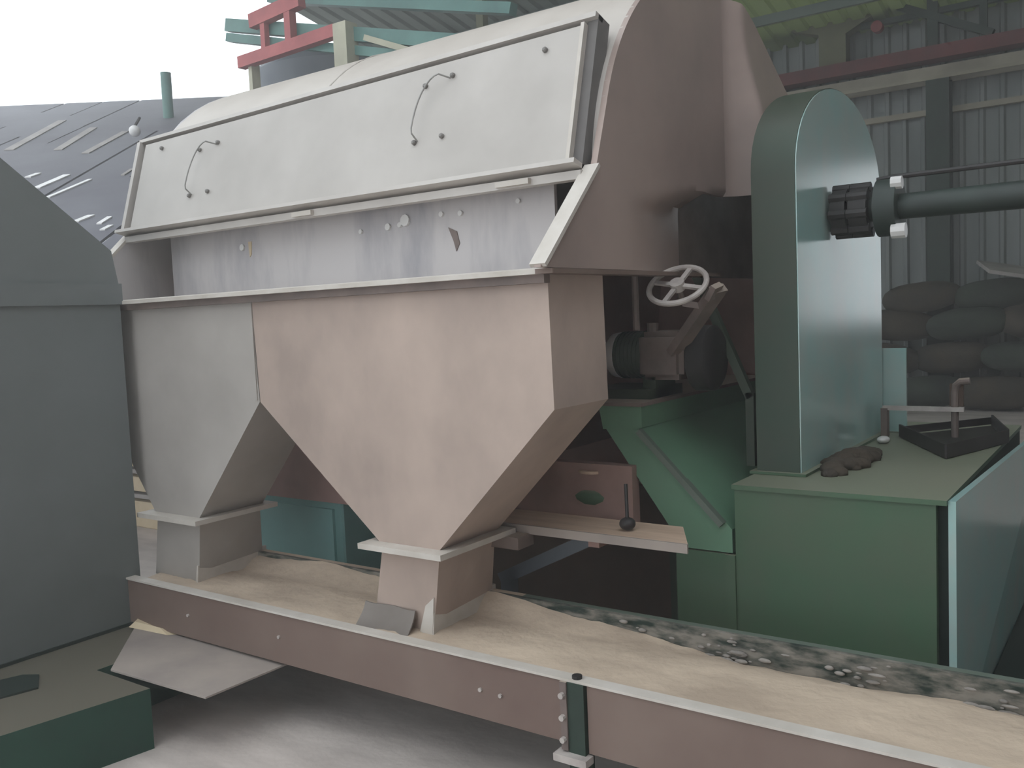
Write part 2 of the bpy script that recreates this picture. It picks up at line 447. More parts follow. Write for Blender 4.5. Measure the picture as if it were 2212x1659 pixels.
def smooth(a, b, t):
    t = max(0, min(1, (t - a) / (b - a))); return t * t * (3 - 2 * t)
def zhi(y):
    c = ZC + math.sqrt(max(0, RH * RH - (y - YC) ** 2)) if abs(y - YC) < RH else ZC
    if y < 2.29: return 1.675 + (1.965 - 1.675) * (y - 1.98) / (2.29 - 1.98)
    if y < 2.36: return 1.965 + (ZC + math.sqrt(RH * RH - (2.36 - YC) ** 2) - 1.965) * (y - 2.29) / .07
    return c
def zlo(y):
    if y < 3.06: return 1.67
    if y < 3.3: return 1.95
    return 1.93 + .25 * (y - 3.3)
def xo(y, z):
    k = .05 + .12 * (1 - smooth(1.95, 2.6, z))     # the back of the sheet swells out, most of all low down
    za = 1.90 + .06 * smooth(2.5, 3.2, y)         # below this arc the sheet is dished inwards
    rec = .11 * smooth(2.45, 3.15, y) * (1 - smooth(za - .05, za, z)) if y < 3.24 else 0
    return XR + k * smooth(3.24, 3.33, y) - rec
ys = sorted(set([1.98 + i * .02 for i in range(95)] + [2.285 + i * .004 for i in range(50)] + [3.0595, 3.0605, 3.239, 3.2405, 3.26, 3.27, 3.29, 3.31, 3.865, 3.878]))
ys = [y for y in ys if y < YC + RH - .001]
mb = MB(); vs = []; fs = []; NZ = 44
for y in ys:
    h, l = zhi(y), min(zlo(y), zhi(y) - .004)
    for back in (0, .02):
        for q in range(NZ):
            z = l + (h - l) * q / (NZ - 1); vs.append((xo(y, z) - back, y, z))
st = 2 * NZ
for i in range(len(ys) - 1):
    a, b = st * i, st * i + st
    if abs(ys[i] - 3.0595) < 1e-6: continue       # step where the dished part ends
    for q in range(NZ - 1):
        fs += [(a + q, b + q, b + q + 1, a + q + 1), (a + NZ + q, a + NZ + q + 1, b + NZ + q + 1, b + NZ + q)]
    fs += [(a, a + NZ, b + NZ, b), (a + NZ - 1, b + NZ - 1, b + st - 1, a + st - 1)]
e = st * (len(ys) - 1)
for q in range(NZ - 1): fs += [(q, q + 1, NZ + q + 1, NZ + q), (e + q, e + NZ + q, e + NZ + q + 1, e + q + 1)]
mb.faces(vs, fs); ep = mb.build('end_plate', M['endplate'], ds, smooth=50)
mb = MB()          # flat left end plate
prof = [(1.98, 1.67)] + [(y, zhi(y)) for y in ys if y > 2.28][::4] + [(3.87, 1.67)]
mb.prism(prof, 'X', XL, XL + .02); mb.build('end_plate', M['zinc_inner'], ds)
for xx in (XR, XL + .01):   # turned flange along the slanted front edge of both end plates
    mb = MB(); mb.bar((xx - .012, 2.285, 1.962), (xx - .012, 1.985, 1.675), .05, .012, up=(0, -1, 1)); mb.build('edge_flange', M['rim'], ds)
mb = MB(); mb.box(-1.42, -1.403, 3.03, 3.9, 1.66, 2.02); mb.build('inner_bulkhead', M['iron'], ds)
mb = MB(); mb.box(-2.4, -1.13, 3.97, 3.99, 1.0, 1.9); mb.build('rear_panel', M['brown_dark'], ds)
# inner apron under the door
mb = MB(); mb.box(-3.42, -1.49, 2.36, 2.375, 1.66, 2.02); ap = mb.build('apron_panel', M['zinc_inner'], ds)
for (xx, zz, r) in ((-2.17, 1.87, .012), (-2.09, 1.885, .02), (-2.115, 1.872, .009), (-1.93, 1.89, .009), (-1.85, 1.885, .009), (-2.3, 1.865, .008), (-2.95, 1.86, .013), (-1.62, 1.9, .008)):
    mb = MB(); mb.cyl((xx, 2.362, zz), (xx, 2.352, zz + .001), r, 10); mb.build('rivet', M['white'], ap)

mb = MB(); mb.prism([(-1.905, 1.845), (-1.87, 1.83), (-1.86, 1.79), (-1.875, 1.765), (-1.885, 1.80)], 'Y', 2.357, 2.361); mb.build('gash', M['iron'], ap)
mb = MB(); mb.prism([(-2.915, 1.88), (-2.895, 1.88), (-2.9, 1.83), (-2.91, 1.82)], 'Y', 2.357, 2.361); mb.build('rust_run', M['board'], ap)
# sloping inspection door on the front of the hood
dy0, dz0, dy1, dz1 = 2.27, 1.955, 2.4, 2.41
def dp(x, t, o=0.0):
    """point on the door: x along, t 0..1 up, o outwards"""
    u = Vector((0, dy1 - dy0, dz1 - dz0)).normalized(); nrm = Vector((0, -u.z, u.y))
    t *= .985 - .1 * (-1.335 - x) / 2.265        # the upper edge runs down slightly towards the far end
    p = Vector((x, dy0 + (dy1 - dy0) * t, dz0 + (dz1 - dz0) * t)) + nrm * o
    return p
DXL, DXR = -3.6, -1.335
def dslab(x0, x1, t0, t1, o0, o1):
    mb = MB()
    mb.hexa([dp(x0, t0, o0), dp(x1, t0, o0), dp(x1, t1, o0), dp(x0, t1, o0)], [dp(x0, t0, o1), dp(x1, t0, o1), dp(x1, t1, o1), dp(x0, t1, o1)])
    return mb
door = dslab(DXL + .05, DXR - .035, .045, .95, 0, .018).build('inspection_door', M['zinc_panel'], ds)
dslab(DXL, DXR, .985, 1.02, -.02, .022).build('top_lip', M['zinc'], door)
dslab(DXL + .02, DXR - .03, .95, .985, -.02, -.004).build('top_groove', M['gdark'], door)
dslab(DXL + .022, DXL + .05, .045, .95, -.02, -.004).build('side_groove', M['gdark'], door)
dslab(DXL, DXL + .022, .05, .985, -.03, .03).build('side_lip', M['zinc'], door)
dslab(DXR - .033, DXR, .0, 1.02, -.06, .004).build('side_lip', M['gdark'], door)  # right lip in shadow grey: its shade is put into the colour
dslab(DXR - .045, DXR - .033, .045, .96, .0, .026).build('bead', M['rim'], door)
dslab(DXL - .01, DXR, -.0, .03, -.02, .05).build('bottom_lip', M['zinc'], door)
mb = MB(); mb.box(DXL + .02, XR - .03, 2.25, 2.29, 1.925, 1.95); mb.build('door_sill', M['zinc'], ds)
for (a, b) in ((-1.62, -1.5), (-2.52, -2.42)):
    mb = MB(); mb.box(a, b, 2.235, 2.25, 1.93, 1.946); mb.build('clip', M['rim'], ds)
def at_door(xa, ta): return xa, ta
HND = ((-3.10, .30, .76), (-1.915, .38, .82))
def bolt(x, t, parent, r=.0085):
    mb = MB(); mb.tube([dp(x, t, .016), dp(x, t, .026), dp(x, t, .03)], [r, r, r * .6], 10); return mb.build('bolt', M['boltgrey'], parent)
for (hx, ta, tb) in HND:
    pts = [dp(hx - .055, ta, .018), dp(hx - .055, ta + .03, .05)]
    for i in range(9):
        a = i / 8 * math.pi / 2
        pts.append(dp(hx - .055 + .085 * (1 - math.cos(a)), ta + .06 + (tb - ta - .06) * math.sin(a), .055))
    pts.append(dp(hx + .05, tb, .018))
    mb = MB(); mb.tube(pts, .0028, 8); h = mb.build('handle', M['hgrey'], door)
    for (dx, tt) in ((-.065, ta - .01), (.05, ta), (-.05, tb - .02), (.062, tb + .01)): bolt(hx + dx, tt, h)
for (xx, tt) in ((-3.42, .86), (-1.50, .84)): bolt(xx, tt, door)

# hopper rim
mb = MB(); mb.prism([(2.022, 1.655), (2.1, 1.655), (2.1, 1.676), (2.022, 1.668)], 'X', -3.58, -1.335); hr = mb.build('hopper_rim', M['rim'], ds)
mb = MB(); mb.box(-3.58, -1.337, 2.05, 2.079, 1.632, 1.655); mb.build('rim_shade_band', M['iron'], hr)  # dark band stands in for the shadow under the overhanging rim
mb = MB(); mb.box(-1.345, -1.29, 2.02, 3.15, 1.655, 1.668); mb.build('side_rim', M['brown'], ds)
mb = MB(); mb.box(-3.61, -3.56, 2.02, 3.15, 1.655, 1.668); mb.build('side_rim', M['zinc'], ds)
# hoppers
def hopper(poly, mm):
    mb = MB(); mb.prism(poly, 'Y', 2.08, 2.38); return mb.build('hopper', M[mm], ds, smooth=20)
h1 = hopper([(-2.575, 1.655), (-1.345, 1.655), (-1.34, 1.287), (-1.775, .845), (-2.022, .845), (-2.56, 1.283)], 'tan_sheet')
h2 = hopper([(-3.58, 1.655), (-2.58, 1.655), (-2.565, 1.283), (-2.958, .832), (-3.238, .832), (-3.57, 1.28)], 'grey_sheet')
mb = MB(); mb.box(-2.586, -2.572, 2.075, 2.09, 1.29, 1.65); mb.build('seam_strip', M['grey_sheet'], h2)
def outlet(xa, xb, z1, parent, sk):
    mb = MB(); mb.box(xa - .05, xb + .045, 2.03, 2.42, z1 - .016, z1 + .002); f = mb.build('outlet_flange', M['rim'], ds)
    mb = MB(); mb.hexa([(xa - .06, 2.10, .57), (xb - .055, 2.10, .57), (xb - .07, 2.42, .57), (xa - .05, 2.42, .57)],
                       [(xa + .005, 2.085, z1 - .016), (xb - .005, 2.085, z1 - .016), (xb - .005, 2.37, z1 - .016), (xa + .005, 2.37, z1 - .016)])
    ob = mb.build('outlet_box', M['tan_sheet'] if sk else M['grey_sheet'], ds)
    if sk:
        mb = MB()
        rows = []
        for j in range(5):
            t = j / 4; row = []
            for i in range(13):
                u = i / 12; xx = xa - .085 + (xb - xa - .03) * u
                row.append((xx, 2.10 - .015 - .05 * (1 - t) ** 1.5 - .006 * math.sin(u * 9), .563 + .075 * t + .012 * math.sin(u * 5 + 1) * (1 - t)))
            rows.append(row)
        vs = [p for r in rows for p in r]; vs += [(p[0], p[1] + .006, p[2]) for p in vs]; n_ = len(rows) * 13
        fs = []
        for j in range(4):
            for i in range(12):
                a = j * 13 + i; fs += [(a, a + 1, a + 14, a + 13), (n_ + a, n_ + a + 13, n_ + a + 14, n_ + a + 1)]
        for i in range(12): fs += [(i, n_ + i, n_ + i + 1, i + 1), (52 + i, 53 + i, n_ + 53 + i, n_ + 52 + i)]
        for j in range(4): a = j * 13; fs += [(a, a + 13, n_ + a + 13, n_ + a), (a + 12, n_ + a + 12, n_ + a + 25, a + 25)]
        mb.faces(vs, fs); mb.build('front_skirt', M['flap'], ob)
        mb = MB(); mb.hexa([(xb - .10, 2.085, .575), (xb - .05, 2.085, .566), (xb - .05, 2.098, .566), (xb - .10, 2.098, .575)], [(xb - .075, 2.088, .66), (xb - .04, 2.088, .69), (xb - .04, 2.096, .69), (xb - .075, 2.096, .66)]); mb.build('corner_flap', M['rim'], ob)
    mb = MB(); mb.hexa([(xb - .06, 2.085, .562), (xb - .045, 2.085, .562), (xb - .055, 2.43, .562), (xb - .07, 2.43, .562)],
                       [(xb - .05, 2.09, .64), (xb - .042, 2.09, .64), (xb - .056, 2.43, .64), (xb - .066, 2.43, .64)]); mb.build('side_skirt', M['rim'], ob)
outlet(-2.022, -1.775, .845, h1, True)
outlet(-3.238, -2.958, .832, h2, False)
mb = MB(); mb.box(-1.79, -1.68, 2.36, 2.45, .79, .83); mb.build('bracket', M['iron'], ds)
# base frame
mb = MB(); mb.box(-3.7, -1.45, 2.72, 2.77, .77, 1.02); mb.build('base_beam', M['brown_dark'], ds)
mb = MB(); mb.box(-3.7, -1.45, 3.75, 3.8, .77, 1.02); mb.build('base_beam', M['brown_dark'], ds)
for (xx, yy) in ((-3.5, 3.74), (-1.93, 3.74)):
    if True:
        mb = MB(); mb.box(xx - .05, xx + .05, yy - .05 if yy > 3.3 else yy - .23, yy - (.0 if yy > 3.3 else .13), FZ, 1.02); mb.build('leg', M['brown_dark'], ds)
mb = MB(); mb.prism([(2.385, 1.74), (3.85, 1.74), (3.7, 1.02), (2.95, 1.02), (2.6, 1.3), (2.385, 1.4)], 'X', -3.38, -1.86); mb.build('lower_body', M['brown_dark'], ds)
mb = MB(); mb.cyl((-1.43, 2.75, 1.48), (-1.43, 2.75, 1.66), .012, 8); mb.build('hanger_rod', M['iron'], ds)
mb = MB(); mb.box(-3.05, -1.32, 3.45, 3.48, FZ, .8); mb.build('void_backing', M['dark_in'], ds)  # dark plate added behind to keep the void under the drum dark
mb = MB(); mb.box(-1.95, -1.9, 2.62, 2.66, FZ, .61); mb.bar((-1.93, 2.6, .60), (-1.46, 2.6, .832), .025, .045); mb.build('brace', M['tank'], ds)

# teal cabinet seen between the hoppers
t = thing('teal_cabinet', (-3.45, 3.3, 0), 'teal enamelled cabinet seen in the gap between the hoppers', 'cabinet')
mb = MB(); mb.box(-3.82, -2.94, 2.80, 3.3, FZ + .05, .76); mb.bevel(.008); mb.build('body', M['teal'], t)
mb = MB(); mb.box(-3.77, -2.99, 2.785, 2.80, .3, .72); d_ = mb.build('door', M['teal'], t)
mb = MB(); mb.box(-3.84, -2.92, 2.78, 3.32, FZ, FZ + .05); mb.build('kick_board', M['slot'], t)

# ------------------------------------------------------------------ conveyor
cv = thing('belt_conveyor', (-1.2, 2.18, 0), 'long brown sided belt conveyor covered in pale powder', 'conveyor')
mb = MB(); mb.box(-3.3, -1.262, 1.965, 1.978, .415, .585); mb.build('side_panel', M['brown'], cv)
mb = MB(); mb.box(-1.2, 1.4, 1.965, 1.978, .40, .585); mb.build('side_panel', M['brown'], cv)
mb = MB(); mb.box(-3.3, 1.4, 1.958, 1.998, .585, .592); mb.build('top_lip', M['rim'], cv)
mb = MB(); mb.box(-3.3, 1.4, 1.978, 2.39, .50, .52); mb.build('belt', M['belt'], cv)
mb = MB(); mb.box(-3.3, 1.4, 2.385, 2.4, .415, .625); mb.build('far_panel', M['farp'], cv)
mb = MB(); mb.box(-3.3, -1.7, 2.4, 2.425, .615, .625); mb.build('far_lip', M['dust'], cv)
mb = MB(); mb.box(-1.7, 1.4, 2.4, 2.425, .615, .625); mb.build('far_lip', M['green_grey'], cv)
mb = MB(); mb.box(-3.3, -3.28, 1.978, 2.385, .415, .52); mb.build('end_panel', M['brown'], cv)
for xx in (-1.262, ):
    lg = MB(); lg.box(-1.255, -1.205, 1.955, 2.0, FZ, .585); l_ = lg.build('leg', M['green_leg'], cv)
    mb = MB(); mb.box(-1.275, -1.255, 1.95, 1.966, .40, .585); mb.build('joint_flange', M['iron'], l_)
    for zz in (.43, .49, .55):
        mb = MB(); mb.cyl((-1.266, 1.95, zz), (-1.266, 1.938, zz), .008, 8); mb.build('bolt', M['wheel'], l_)
    mb = MB(); mb.box(-1.29, -1.19, 1.93, 1.97, .375, .395); mb.build('foot_clip', M['wheel'], l_)
mb = MB(); mb.cyl((-1.235, 1.976, .592), (-1.235, 1.976, .60), .014, 10); mb.build('bolt', M['black'], cv)
for (xx, yy) in ((-1.23, 2.41), (-3.2, 2.43), (1.2, 2.0), (1.2, 2.41)):
    mb = MB(); mb.box(xx - .025, xx + .025, yy - .02, yy + .01, FZ, .42); mb.build('leg', M['green_leg'], cv)
for (xx, zz) in ((-1.55, .5), (-1.48, .497), (-2.4, .505), (-.75, .47), (-.6, .465), (-2.9, .5)):
    mb = MB(); mb.tube([(xx, 1.966, zz), (xx, 1.959, zz)], .006, 8); mb.build('rivet', M['wheel'], cv)
# powder on the belt
mb = MB(); nx, ny = 150, 12; vs = []; fs = []
rnd = random.Random(3)
for i in range(nx + 1):
    for j in range(ny + 1):
        xx = -3.27 + i * 4.6 / nx; v = j / ny
        yy = 1.982 + v * .40
        zz = .566 + .012 * math.sin(v * math.pi) - .02 * smooth(.8, 1, v) + rnd.uniform(-.003, .003)
        zz += (.084 * (1 - smooth(-1.8, -.8, xx)) * (.86 + .14 * math.sin(xx * 9)) + .012 * max(0, math.sin(xx * 7 + 1) * math.sin(xx * 3.1))) * smooth(.8, 1, v)
        vs.append((xx, yy, zz))
for i in range(nx):
    for j in range(ny):
        a = i * (ny + 1) + j; fs.append((a, a + 1, a + ny + 2, a + ny + 1))
N0 = len(vs); 
vs += [(-3.27, 1.982, .521), (1.33, 1.982, .521), (1.33, 2.382, .521), (-3.27, 2.382, .521)]
fs.append((N0, N0 + 1, N0 + 2, N0 + 3))
fs.append(tuple([N0] + [i * (ny + 1) for i in range(nx + 1)] + [N0 + 1]))
fs.append(tuple([N0 + 3] + [i * (ny + 1) + ny for i in range(nx + 1)] + [N0 + 2]))
fs.append(tuple([N0] + list(range(ny + 1)) + [N0 + 3])); fs.append(tuple([N0 + 1] + [nx * (ny + 1) + j for j in range(ny + 1)] + [N0 + 2]))
mb.faces(vs, fs); tag(mb.build('powder', M['dust'], None, 60), 'pale tan powder spread along the conveyor belt', 'powder', None, 'stuff')
mb = MB()
cl = [rnd.uniform(-1.5, .6) for _ in range(16)]
for i in range(110):
    xx = rnd.gauss(rnd.choice(cl), .05); r = rnd.uniform(.003, .009)
    mb.ball((xx, 2.376 + rnd.uniform(-.012, .006), .55 + .07 * rnd.random() ** 2), r, (rnd.uniform(1.2, 3.2), .8, rnd.uniform(.5, .9)), 7, 5)
tag(mb.build('powder_lumps', M['dust_lump'], None, 60), 'grey lumps of caked powder along the far conveyor edge', 'powder', None, 'stuff')

# pale sheet lying on the plinth under the conveyor
mb = MB(); mb.hexa([(-2.89, 1.645, .403), (-2.40, 1.665, .403), (-2.40, 2.02, .398), (-3.26, 1.98, .403)],
                   [(-2.89, 1.645, .409), (-2.40, 1.665, .409), (-2.40, 2.02, .404), (-3.26, 1.98, .409)])
o = mb.build('metal_sheet', M['tray_sheet']); tag(o, 'pale dusty flat sheet poking out beneath the conveyor at lower left', 'sheet'); origin_to(o, (-2.8, 1.82, .403))
mb = MB(); mb.hexa([(-3.24, 1.93, .409), (-3.02, 1.95, .409), (-2.98, 1.985, .409), (-3.25, 1.975, .409)], [(-3.22, 1.945, .43), (-3.08, 1.96, .425), (-3.02, 1.982, .412), (-3.235, 1.972, .435)]); mb.build('turned_edge', M['board'], o)

# ------------------------------------------------------------------ left cabinet and plinth
lc = thing('grey_cabinet', (-3.7, .8, .4), 'tall grey sheet metal cabinet with sloping top at the left edge', 'cabinet')
mb = MB(); mb.box(-4.4, -3.28, 1.0, 2.02, .401, 1.655); mb.build('body', M['cab'], lc)
mb = MB(); mb.box(-4.4, -3.268, 1.0, 2.026, 1.655, 1.735); mb.build('seam_band', M['cab'], lc)
mb = MB(); mb.prism([(1.0, 1.735), (2.02, 1.735), (2.0, 1.86), (1.70, 2.10), (1.2, 2.5), (1.0, 2.5)], 'X', -4.4, -3.28); mb.build('sloping_hood', M['cab'], lc)
mb = MB(); mb.box(-3.28, -3.272, 1.0, 2.02, .401, .412); mb.build('base_dark_line', M['slot'], lc)  # thin dark line along the foot of the cabinet
pl = thing('plinth', (-3.4, .5, 0), 'low dark green plinth under the grey cabinet with a dusty brown top', 'plinth')
mb = MB(); mb.prism([(-4.5, .6), (-2.83, .6), (-2.72, 1.2), (-2.64, 1.63), (-2.95, 1.63), (-2.95, 2.0), (-4.5, 2.0)], 'Z', FZ, .40)
mb.build('block', M['plinth_g'], pl)
mb = MB(); mb.prism([(-3.26, 1.1), (-3.06, 1.1), (-2.97, 1.44), (-3.08, 1.5), (-3.13, 1.47)], 'Z', .40, .406); mb.build('slot_shade', M['slot'], pl)  # flat dark plate stands in for the shaded recess of the slot

# ------------------------------------------------------------------ green machine on the right
BY = 2.75
gb = thing('green_bin', (-.5, 3.6, 0), 'large boxy green bin with a dusty top beside the conveyor', 'bin')
mb = MB(); mb.box(-1.1, -.505, BY, 4.45, FZ, .965); mb.build('body', M['green'], gb)
mb = MB(); mb.box(-1.105, -.475, BY - .012, 4.46, .965, .98); mb.build('lid', M['green'], gb)
mb = MB(); mb.box(-1.31, -1.13, BY + .002, BY + .6, FZ, .748); mb.build('side_compartment', M['green'], gb)
mb = MB(); mb.box(-1.135, -1.1, BY - .008, BY + .01, FZ, .748); mb.build('joint_strip', M['green'], gb)
mb = MB(); mb.box(-.505, -.475, BY + .03, 4.4, FZ, .965); mb.build('corner_gap', M['slot'], gb)
mb = MB(); mb.hexa([(-.475, BY + .01, FZ), (-.455, BY + .01, FZ), (-.445, 4.45, FZ), (-.46, 4.45, FZ)], [(-.475, BY + .01, .975), (-.455, BY + .01, .975), (-.385, 4.45, .975), (-.40, 4.45, .975)])
mb.build('side_panel', M['green_pale'], gb)
db = thing('floor_shade_slab', (.2, 4, FZ), 'low dark green slab added for the floor shade right of the green bin', 'base')  # dark slab added where the floor lies in shade
mb = MB(); mb.box(-.44, .9, 2.75, 5.6, FZ + .02, FZ + .07); mb.build('slab', M['slot'], db)
for yy in (3.0, 4.2, 5.4):
    mb = MB(); mb.box(-.42, .88, yy, yy + .08, FZ, FZ + .02); mb.build('skid', M['green_leg'], db)
# belt guard
def arch(y0, y1, z0, zs, zt, n=24):
    yc, ry, rz = (y0 + y1) / 2, (y1 - y0) / 2, zt - zs
    return [(y0, z0)] + [(yc - ry * math.cos(math.pi * i / n), zs + rz * math.sin(math.pi * i / n)) for i in range(n + 1)] + [(y1, z0)]
bgd = thing('belt_guard', (-1.02, 3.45, .98), 'tall round topped green belt guard standing on the green bin', 'guard')
G0, G1 = 2.96, 4.06
prof = arch(G0, G1, .981, 1.98, 2.315)
mb = MB(); mb.prism([(min(max(p[0], G0), G1), p[1]) for p in prof], 'X', -1.10, -.955); mb.build('rim_band', M['green_dark'], bgd)
pf = arch(G0 + .004, G1 - .004, .985, 1.98, 2.311)
mb = MB(); mb.prism(pf, 'X', -.957, -.951); mb.build('side_face', M['green_pale'], bgd)
mb = MB(); mb.box(-1.12, -.93, G0 - .02, G1 + .02, .981, .99); mb.build('base_flange', M['green'], bgd)
o = MB().box(-.955, -.86, 4.075, 4.09, .985, 1.34).build('guard_plate', M['green_pale']); tag(o, 'narrow pale green upright plate behind the belt guard', 'plate'); origin_to(o, (-.9, 4.08, .985))
# drive shaft
sh = thing('drive_shaft', (-.5, 3.35, 1.86), 'thick dark drive shaft running out of the belt guard', 'shaft')
SY, SZ = 3.35, 1.862
mb = MB(); mb.cyl((-.945, SY, SZ), (2.55, SY, SZ), .042, 20); mb.build('shaft', M['shaft'], sh)
mb = MB(); mb.tube([(-.944, SY, SZ), (-.935, SY, SZ), (-.93, SY, SZ)], [.06, .06, .05], 20); mb.build('collar', M['shaft'], sh)
for (a, b) in ((-.935, -.885), (-.875, -.815)):
    mb = MB(); mb.cyl((a, SY, SZ), (b, SY, SZ), .082, 24); c_ = mb.build('coupling_half', M['black'], sh)
    for i in range(8):
        an = i * math.pi / 4 + .2; yy, zz = SY + .078 * math.cos(an), SZ + .078 * math.sin(an)
        mb = MB(); mb.cyl((a - .004, yy, zz), (b + .004, yy, zz), .017, 8); mb.build('bolt', M['black'], c_)
mb = MB(); mb.cyl((-.79, SY, SZ), (-.72, SY, SZ), .098, 24); brg = mb.build('bearing_ring', M['shaft'], sh)
mb = MB(); mb.tube([(-.735, SY - .06, SZ + .075), (-.70, SY - .06, SZ + .075)], .022, 10); mb.build('highlight_stub', M['white'], brg)  # white stubs stand in for highlights on the bearing ring
mb = MB(); mb.tube([(-.735, SY - .06, SZ - .085), (-.69, SY - .06, SZ - .085)], .026, 10); mb.build('highlight_stub', M['white'], brg)
mb = MB(); mb.tube([(-.72, SY, SZ), (-.2, SY, SZ), (.6, SY, SZ), (2.28, SY, SZ)], [.043, .046, .052, .055], 20); mb.build('sleeve', M['shaft'], sh)
mb = MB(); mb.tube([(-.80, SY + .02, SZ + .1), (-.74, SY + .02, SZ + .105), (2.5, SY + .02, SZ + .13)], .009, 8); mb.build('grease_pipe', M['black'], sh)
mb = MB(); mb.box(2.3, 2.4, SY - .08, SY + .08, FZ, SZ + .1); mb.build('pedestal', M['green_dark'], sh)

# chute with the gear motor
ch = thing('green_chute', (-1.4, 3.1, .75), 'slanting green chute between the drum and the green bin', 'chute')
mb = MB(); mb.prism([(-1.57, 1.15), (-1.425, 1.15), (-1.112, .83), (-1.112, .753), (-1.285, .753)], 'Y', BY + .004, 3.95); mb.build('trough', M['green2'], ch)
mb = MB(); mb.prism([(-1.585, 1.222), (-1.42, 1.222), (-1.42, 1.15), (-1.57, 1.14)], 'Y', BY - .005, 3.95); mb.build('fascia', M['green2'], ch)
mb = MB(); mb.box(-1.78, -1.415, BY - .01, 3.96, 1.222, 1.234); mb.build('top_plate', M['iron'], ch)
mb = MB(); mb.bar((-1.43, BY - .004, 1.14), (-1.14, BY - .004, .845), .03, .02); mb.build('edge_strip', M['green_grey'], ch)
mb = MB(); mb.box(-1.6, -1.55, 3.3, 3.4, FZ, 1.14); mb.build('leg', M['green_dark'], ch)
gm = thing('gear_motor', (-1.52, 3.05, 1.235), 'dark gear motor with white end cap below the handwheel', 'motor')
mb = MB(); mb.box(-1.7, -1.44, 2.86, 3.12, 1.235, 1.27); mb.build('base_plate', M['green_dark'], gm)
mb = MB(); mb.tube([(-1.63, 2.98, 1.385), (-1.62, 2.98, 1.385), (-1.50, 2.98, 1.385), (-1.49, 2.98, 1.385)], [.07, .082, .082, .075], 22); mb.build('motor_body', M['green_dark'], gm)
mb = MB(); mb.tube([(-1.668, 2.98, 1.385), (-1.66, 2.98, 1.385), (-1.64, 2.98, 1.385), (-1.61, 2.98, 1.385)], [.035, .058, .08, .085], 20); mb.build('end_cap', M['white'], gm)
mb = MB(); mb.box(-1.50, -1.33, 2.88, 3.1, 1.3, 1.47); mb.bevel(.02, 2); mb.build('gearbox', M['iron'], gm)
mb = MB(); mb.tube([(-1.33, 3.0, 1.37), (-1.32, 3.0, 1.37), (-1.26, 3.0, 1.37), (-1.25, 3.0, 1.37)], [.10, .115, .115, .1], 26); mb.build('flywheel', M['black'], gm)
for i in range(6):
    mb = MB(); mb.tube([(-1.60 + i * .016, 2.98, 1.385), (-1.595 + i * .016, 2.98, 1.385)], .087, 20); mb.build('cooling_fin', M['green_dark'], gm)
mb = MB(); mb.box(-1.49, -1.44, 2.9, 3.06, 1.235, 1.31); mb.build('foot', M['green_dark'], gm)
mb = MB(); mb.cyl((-1.46, 2.93, 1.46), (-1.46, 2.93, 1.5), .02, 10); mb.build('filler_cap', M['iron'], gm)
# handwheel on its inclined arm
hw = thing('handwheel', (-1.26, 2.72, 1.62), 'pale spoked handwheel on a slanting arm under the drum end', 'handwheel')
C = Vector((-1.262, 2.72, 1.622)); nn = Vector((.05, -.62, .78)).normalized(); ua = nn.orthogonal().normalized(); ub = nn.cross(ua)
RW = .094
cp = lambda a, r, o=0: C + (ua * math.cos(a) + ub * math.sin(a)) * r + nn * o
mb = MB(); mb.tube([cp(i * math.pi / 18, RW) for i in range(36)], .0095, 10, closed=True); mb.build('rim', M['wheel'], hw)
mb = MB(); mb.tube([cp(0, 0, -.014), cp(0, 0, .014)], .024, 16); mb.build('hub', M['wheel'], hw)
for i in range(4):
    a = .5 + i * math.pi / 2
    mb = MB(); mb.bar(cp(a, .015), cp(a, RW - .004), .016, .009, up=nn); mb.build('spoke', M['wheel'], hw)
mb = MB(); mb.cyl(cp(0, 0, -.01), cp(0, 0, -.075), .011, 10); mb.build('stem', M['iron'], hw)
pb = cp(0, 0, -.075)
mb = MB(); mb.bar((-1.135, 2.74, 1.615), (-1.165, 2.755, 1.575), .02, .05, up=(0, 1, 0)); mb.bar((-1.14, 2.76, 1.605), (-1.36, 2.9, 1.40), .03, .062, up=(0, -1, .2)); mb.build('arm', M['iron'], hw)
mb = MB(); mb.bar(pb, (-1.2, 2.79, 1.55), .03, .02); mb.build('stem_bracket', M['iron'], hw)
# bracing behind the motor
mb = MB(); mb.bar((-1.17, 3.1, 1.222), (-1.36, 3.1, 1.66), .03, .03, up=(0, 1, 0)); mb.bar((-1.17, 3.1, .98), (-1.17, 3.1, 1.24), .03, .03); 
o = mb.build('brace', M['green_dark']); tag(o, 'slim green diagonal brace behind the dark gear motor', 'brace'); origin_to(o, (-1.17, 3.1, .98))

# plank shelf with a black knob
pk = thing('plank_shelf', (-1.5, 2.52, .84), 'pale dusty plank shelf beside the foot of the green chute', 'shelf')
mb = MB(); mb.prism([(-2.0, 2.435), (-1.12, 2.435), (-1.23, 2.64), (-2.0, 2.64)], 'Z', .834, .852); mb.build('board', M['plank'], pk)
mb = MB(); mb.box(-2.0, -1.12, 2.428, 2.436, .828, .856); mb.build('front_edge', M['tray_sheet'], pk)
for xx in (-1.95, -1.5):
    mb = MB(); mb.box(xx, xx + .04, 2.5, 2.719, .79, .834); mb.build('bearer', M['brown_dark'], pk)
kn = thing('control_knob', (-1.365, 2.52, .852), 'black ball knob on a thin rod above the pale plank', 'knob')
mb = MB(); mb.ball((-1.365, 2.52, .875), .023, (1.15, 1.15, .9)); mb.build('ball', M['black'], kn)
mb = MB(); mb.cyl((-1.365, 2.52, .89), (-1.372, 2.53, 1.0), .006, 8); mb.build('rod', M['black'], kn)
va = thing('small_valve', (-1.62, 2.72, .86), 'small green valve body in the shadow behind the plank', 'valve')
mb = MB(); mb.tube([(-1.70, 2.75, .90), (-1.64, 2.75, .90), (-1.6, 2.75, .90), (-1.54, 2.75, .90)], [.025, .04, .04, .025], 14); mb.build('body', M['green'], va)
